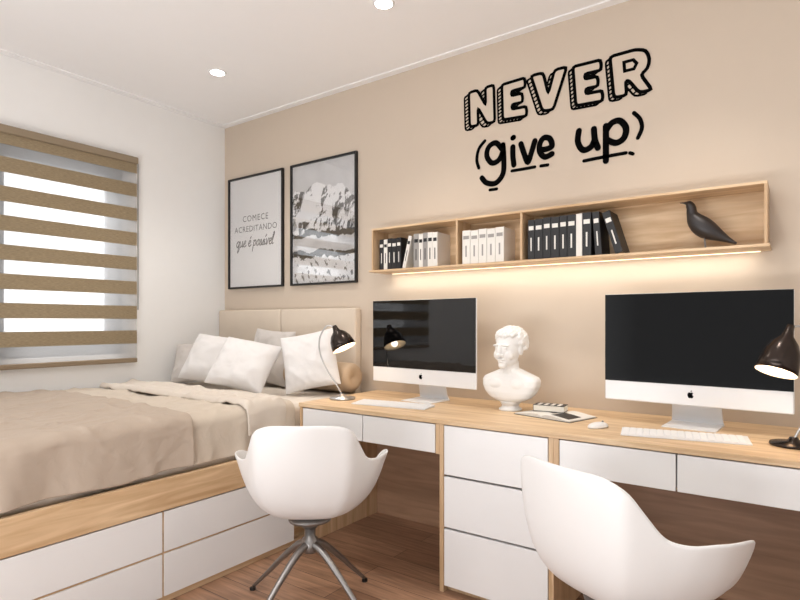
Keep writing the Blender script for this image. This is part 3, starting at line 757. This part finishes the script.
# torso: one lofted block, cut flat at the arms, tapering to the pedestal
def torso(sections):
    rings = []; n = 48
    for z, a, b, cy, p in sections:
        rg = []
        for k in range(n):
            t = 2*pi*k/n; c_, s_ = cos(t), sin(t)
            rg.append(bm.verts.new((a*math.copysign(abs(c_)**p, c_), cy+b*math.copysign(abs(s_)**p, s_), z)))
        rings.append(rg)
    for q, r2 in zip(rings[:-1], rings[1:]):
        for k in range(n): bm.faces.new([q[k], q[(k+1) % n], r2[(k+1) % n], r2[k]])
    bm.faces.new(rings[0][::-1]); bm.faces.new(rings[-1])
torso([(.040, .046, .036, .0, .9), (.048, .070, .046, .0, .8), (.062, .102, .053, .002, .7), (.088, .126, .058, .004, .6), (.118, .140, .059, .007, .55), (.144, .143, .055, .010, .55), (.160, .136, .050, .012, .62), (.173, .110, .046, .012, .8), (.187, .076, .043, .010, .9), (.198, .050, .041, .008, 1)])
for s in (-1, 1):
    ell((.052*s, -.022, .138), (.054, .034, .034))
ell((0, .004, .205), (.042, .040, .062)); ell((0, .0, .235), (.040, .040, .045))
ell((.02, -.024, .200), (.008, .010, .045), Matrix.Rotation(rad(-22), 4, 'Y')); ell((-.02, -.024, .200), (.008, .010, .045), Matrix.Rotation(rad(22), 4, 'Y'))
Hh = Matrix.Translation((0, 0, .214)) @ Matrix.Rotation(rad(-12), 4, 'Z') @ Matrix.Rotation(rad(5), 4, 'X') @ Matrix.Diagonal((1.26, 1.24, 1.26, 1))
def he(c, r, rot=None, sub=4):
    m = Hh @ Matrix.Translation((c[0], c[1], c[2]-.245)) @ (rot if rot else Matrix.Identity(4)) @ Matrix.Diagonal((r[0], r[1], r[2], 1))
    bmesh.ops.create_icosphere(bm, subdivisions=sub, radius=1, matrix=m)
he((0, .012, .333), (.053, .060, .052)); he((0, -.012, .306), (.0455, .047, .060)); he((0, -.014, .272), (.038, .042, .032)); he((0, -.048, .252), (.017, .014, .013))
he((0, -.060, .310), (.0075, .010, .026), Matrix.Rotation(rad(-14), 4, 'X')); he((0, -.070, .2925), (.0085, .009, .0075)); he((.0075, -.062, .290), (.0055, .007, .005)); he((-.0075, -.062, .290), (.0055, .007, .005))
he((0, -.0555, .2745), (.0145, .008, .0034)); he((0, -.054, .2675), (.0115, .008, .0036)); he((0, -.048, .262), (.018, .010, .010))
for s in (-1, 1):
    he((.019*s, -.0500, .3285), (.019, .009, .0045), Matrix.Rotation(rad(6)*s, 4, 'Y')); he((.024*s, -.037, .290), (.019, .018, .022)); he((.0185*s, -.0485, .3175), (.0100, .0075, .006))
    he((.048*s, .006, .305), (.007, .013, .020))
rnd = random.Random(11)
N_ = 230
for k in range(N_):                       # evenly spread small curls
    zz = 1-2*(k+.5)/N_*.72; th = k*2.39996
    rxy = math.sqrt(max(0, 1-zz*zz)); d = Vector((cos(th)*rxy, sin(th)*rxy, zz))
    fr = -d.y
    if fr > .30 and d.z < .50: continue
    if d.z < -.15 and fr > -.15: continue
    rr = rnd.uniform(.0070, .0108)
    he((d.x*.058, .012+d.y*.065, .333+d.z*.056), (rr, rr, rr), None, 2)
o = obj('bust_figure', bm, M['plaster'], bu, smooth=True)
r = o.modifiers.new('remesh', 'REMESH'); r.mode = 'VOXEL'; r.voxel_size = .0018; r.use_smooth_shade = True
s = o.modifiers.new('smooth', 'SMOOTH'); s.iterations = 5; s.factor = .5

# ------------------------------------------------------------ chairs
def interp(tab, a):
    n = len(tab)
    for i in range(n-1):
        if a <= tab[i+1][0]:
            x0, y0 = tab[i]; x1, y1 = tab[i+1]
            def sl(k):
                if k == 0 or k == n-1: return 0
                return (tab[k+1][1]-tab[k-1][1])/(tab[k+1][0]-tab[k-1][0])
            h = x1-x0; t = (a-x0)/h; m0, m1 = sl(i)*h, sl(i+1)*h
            return (2*t**3-3*t*t+1)*y0+(t**3-2*t*t+t)*m0+(-2*t**3+3*t*t)*y1+(t**3-t*t)*m1
    return tab[-1][1]
ZT = [(0, -.02), (26, -.012), (35, .015), (44, .08), (52, .155), (61, .208), (72, .232), (90, .238), (105, .230), (116, .242), (127, .300), (136, .352), (147, .378), (162, .385), (180, .386)]
RT = [(0, .235), (26, .260), (38, .288), (50, .302), (64, .298), (82, .278), (100, .256), (114, .250), (127, .258), (138, .264), (150, .243), (165, .224), (180, .216)]
FT = [(0, .0), (40, .012), (53, .024), (68, .034), (84, .036), (98, .026), (114, .008), (130, .0), (150, .010), (180, .028)]
def make_chair(label):
    ch = thing('swivel_armchair', label, 'chair', (0, 0, 0), 0, 'white shell chairs')
    bm = bmesh.new(); nt, nr = 132, 26; zc = .403; c0 = bm.verts.new((0, 0.01, zc)); prev = None
    for j in range(1, nr+1):
        s = j/nr; ring = []
        for i in range(nt):
            th = 2*pi*i/nt; a = math.degrees(th); a = a if a <= 180 else 360-a
            Rr, Z, Fl = interp(RT, a), interp(ZT, a), interp(FT, a)
            r = Rr*sin(s*pi/2)**.70+Fl*s**5
            zz = zc+(Z+.01)*(s**2.3)
            if s > .9 and 45 < a < 112: zz -= .010*((s-.9)/.1)**2*sin((a-45)/67*pi)   # rolled arm lip
            ring.append(bm.verts.new((-r*sin(th), r*cos(th)+.01, zz)))
        for i in range(nt):
            k = (i+1) % nt
            if prev: bm.faces.new([prev[i], ring[i], ring[k], prev[k]])
            else: bm.faces.new([c0, ring[i], ring[k]])
        prev = ring
    obj('seat_shell', bm, M['shell'], ch, smooth=True, solid=.009, soff=0, subsurf=1)
    bm = bmesh.new(); lathe(bm, [(0, .350), (.03, .350), (.035, .360), (.085, .380), (.088, .394), (0, .394)], 32); obj('seat_mount', bm, M['leg_metal'], ch, smooth=True)
    bm = bmesh.new(); lathe(bm, [(0, .25), (.028, .25), (.031, .26), (.031, .305), (.022, .31), (.022, .352), (0, .352)], 28); obj('column', bm, M['leg_metal'], ch, smooth=True)
    for k in range(4):
        d = Vector((cos(k*pi/2), sin(k*pi/2), 0))
        bm = bmesh.new(); pts = crom([tuple(d*.02+Vector((0, 0, .282))), tuple(d*.07+Vector((0, 0, .262))), tuple(d*.16+Vector((0, 0, .188))), tuple(d*.25+Vector((0, 0, .103))), tuple(d*.345+Vector((0, 0, .016)))], 4)
        n = len(pts); loft(bm, pts, [.017-.0095*i/(n-1) for i in range(n)], 10)
        lg = obj('leg', bm, M['leg_metal'], ch, smooth=True)
        bm = bmesh.new(); lathe(bm, [(0, 0), (.013, 0), (.013, .01), (0, .012)], 14, Matrix.Translation(d*.348)); obj('foot_glide', bm, M['black'], lg)
    return ch
c1 = make_chair('white plastic shell armchair on four-star metal base, beside the bed')
c1.location = (-1.60, 1.62, 0); c1.rotation_euler = (0, 0, rad(37))
for o in c1.children:
    if o.name.startswith('leg'): o.rotation_euler = (0, 0, rad(-37))
c2 = copy_tree(c1); c2['label'] = 'white plastic shell armchair at the right desk place, turned away from the bed'
c2.location = (-.425, 1.65, 0); c2.rotation_euler = (0, 0, rad(-25))

# ------------------------------------------------------------ light
wd = bpy.data.worlds.new('world'); bpy.context.scene.world = wd; wd.use_nodes = True; nt = wd.node_tree
bg = nt.nodes['Background']; tc = nt.nodes.new('ShaderNodeTexCoord'); sp = nt.nodes.new('ShaderNodeSeparateXYZ')
nt.links.new(tc.outputs['Generated'], sp.inputs[0])
cr = nt.nodes.new('ShaderNodeValToRGB'); cr.color_ramp.elements[0].position = 0; cr.color_ramp.elements[1].position = 1
mr = nt.nodes.new('ShaderNodeMapRange'); mr.inputs[1].default_value = -.62; mr.inputs[2].default_value = -.35
nt.links.new(sp.outputs['X'], mr.inputs[0]); nt.links.new(mr.outputs[0], cr.inputs[0])
cr.color_ramp.elements[0].color = (.94, .96, .98, 1); cr.color_ramp.elements[1].color = (.18, .18, .181, 1)
nt.links.new(cr.outputs[0], bg.inputs[0]); bg.inputs[1].default_value = 2.1
def area(name, loc, rot, sx, sy_, e, col):
    l = bpy.data.lights.new(name, 'AREA'); l.shape = 'RECTANGLE'; l.size = sx; l.size_y = sy_; l.energy = e; l.color = col
    o = bpy.data.objects.new(name, l); COL.objects.link(o); o.location = loc; o.rotation_euler = rot; return o
area('room_fill', (-1.2, -.3, 2.62), (rad(15), 0, 0), 2.4, 1.0, 44, (1, .985, .975))  # added fill from overhead to brighten the room, no fixture there
area('ceiling_fill', (-1.1, -.9, .35), (rad(160), 0, 0), 2.4, .9, 76, (.98, .985, 1))  # unseen fill behind the camera, added to lift the ceiling brightness
dl = area('daylight', (LX-1.5, 1.0, 3.7), (0, 0, 0), 2.0, 1.6, 230, (.98, .99, 1))
dl.rotation_euler = (Vector((LX, 1.2, 1.6))-dl.location).to_track_quat('-Z', 'Y').to_euler()

cam = bpy.data.cameras.new('camera'); co = bpy.data.objects.new('camera', cam); COL.objects.link(co)
co.location = (0, 0, CAMH); co.rotation_euler = (pi/2, 0, YAW)
cam.sensor_width = 36; cam.lens = F/800*36; cam.shift_y = 22/800; cam.clip_start = .05
bpy.context.scene.camera = co
bpy.context.scene.view_settings.view_transform = 'Standard'
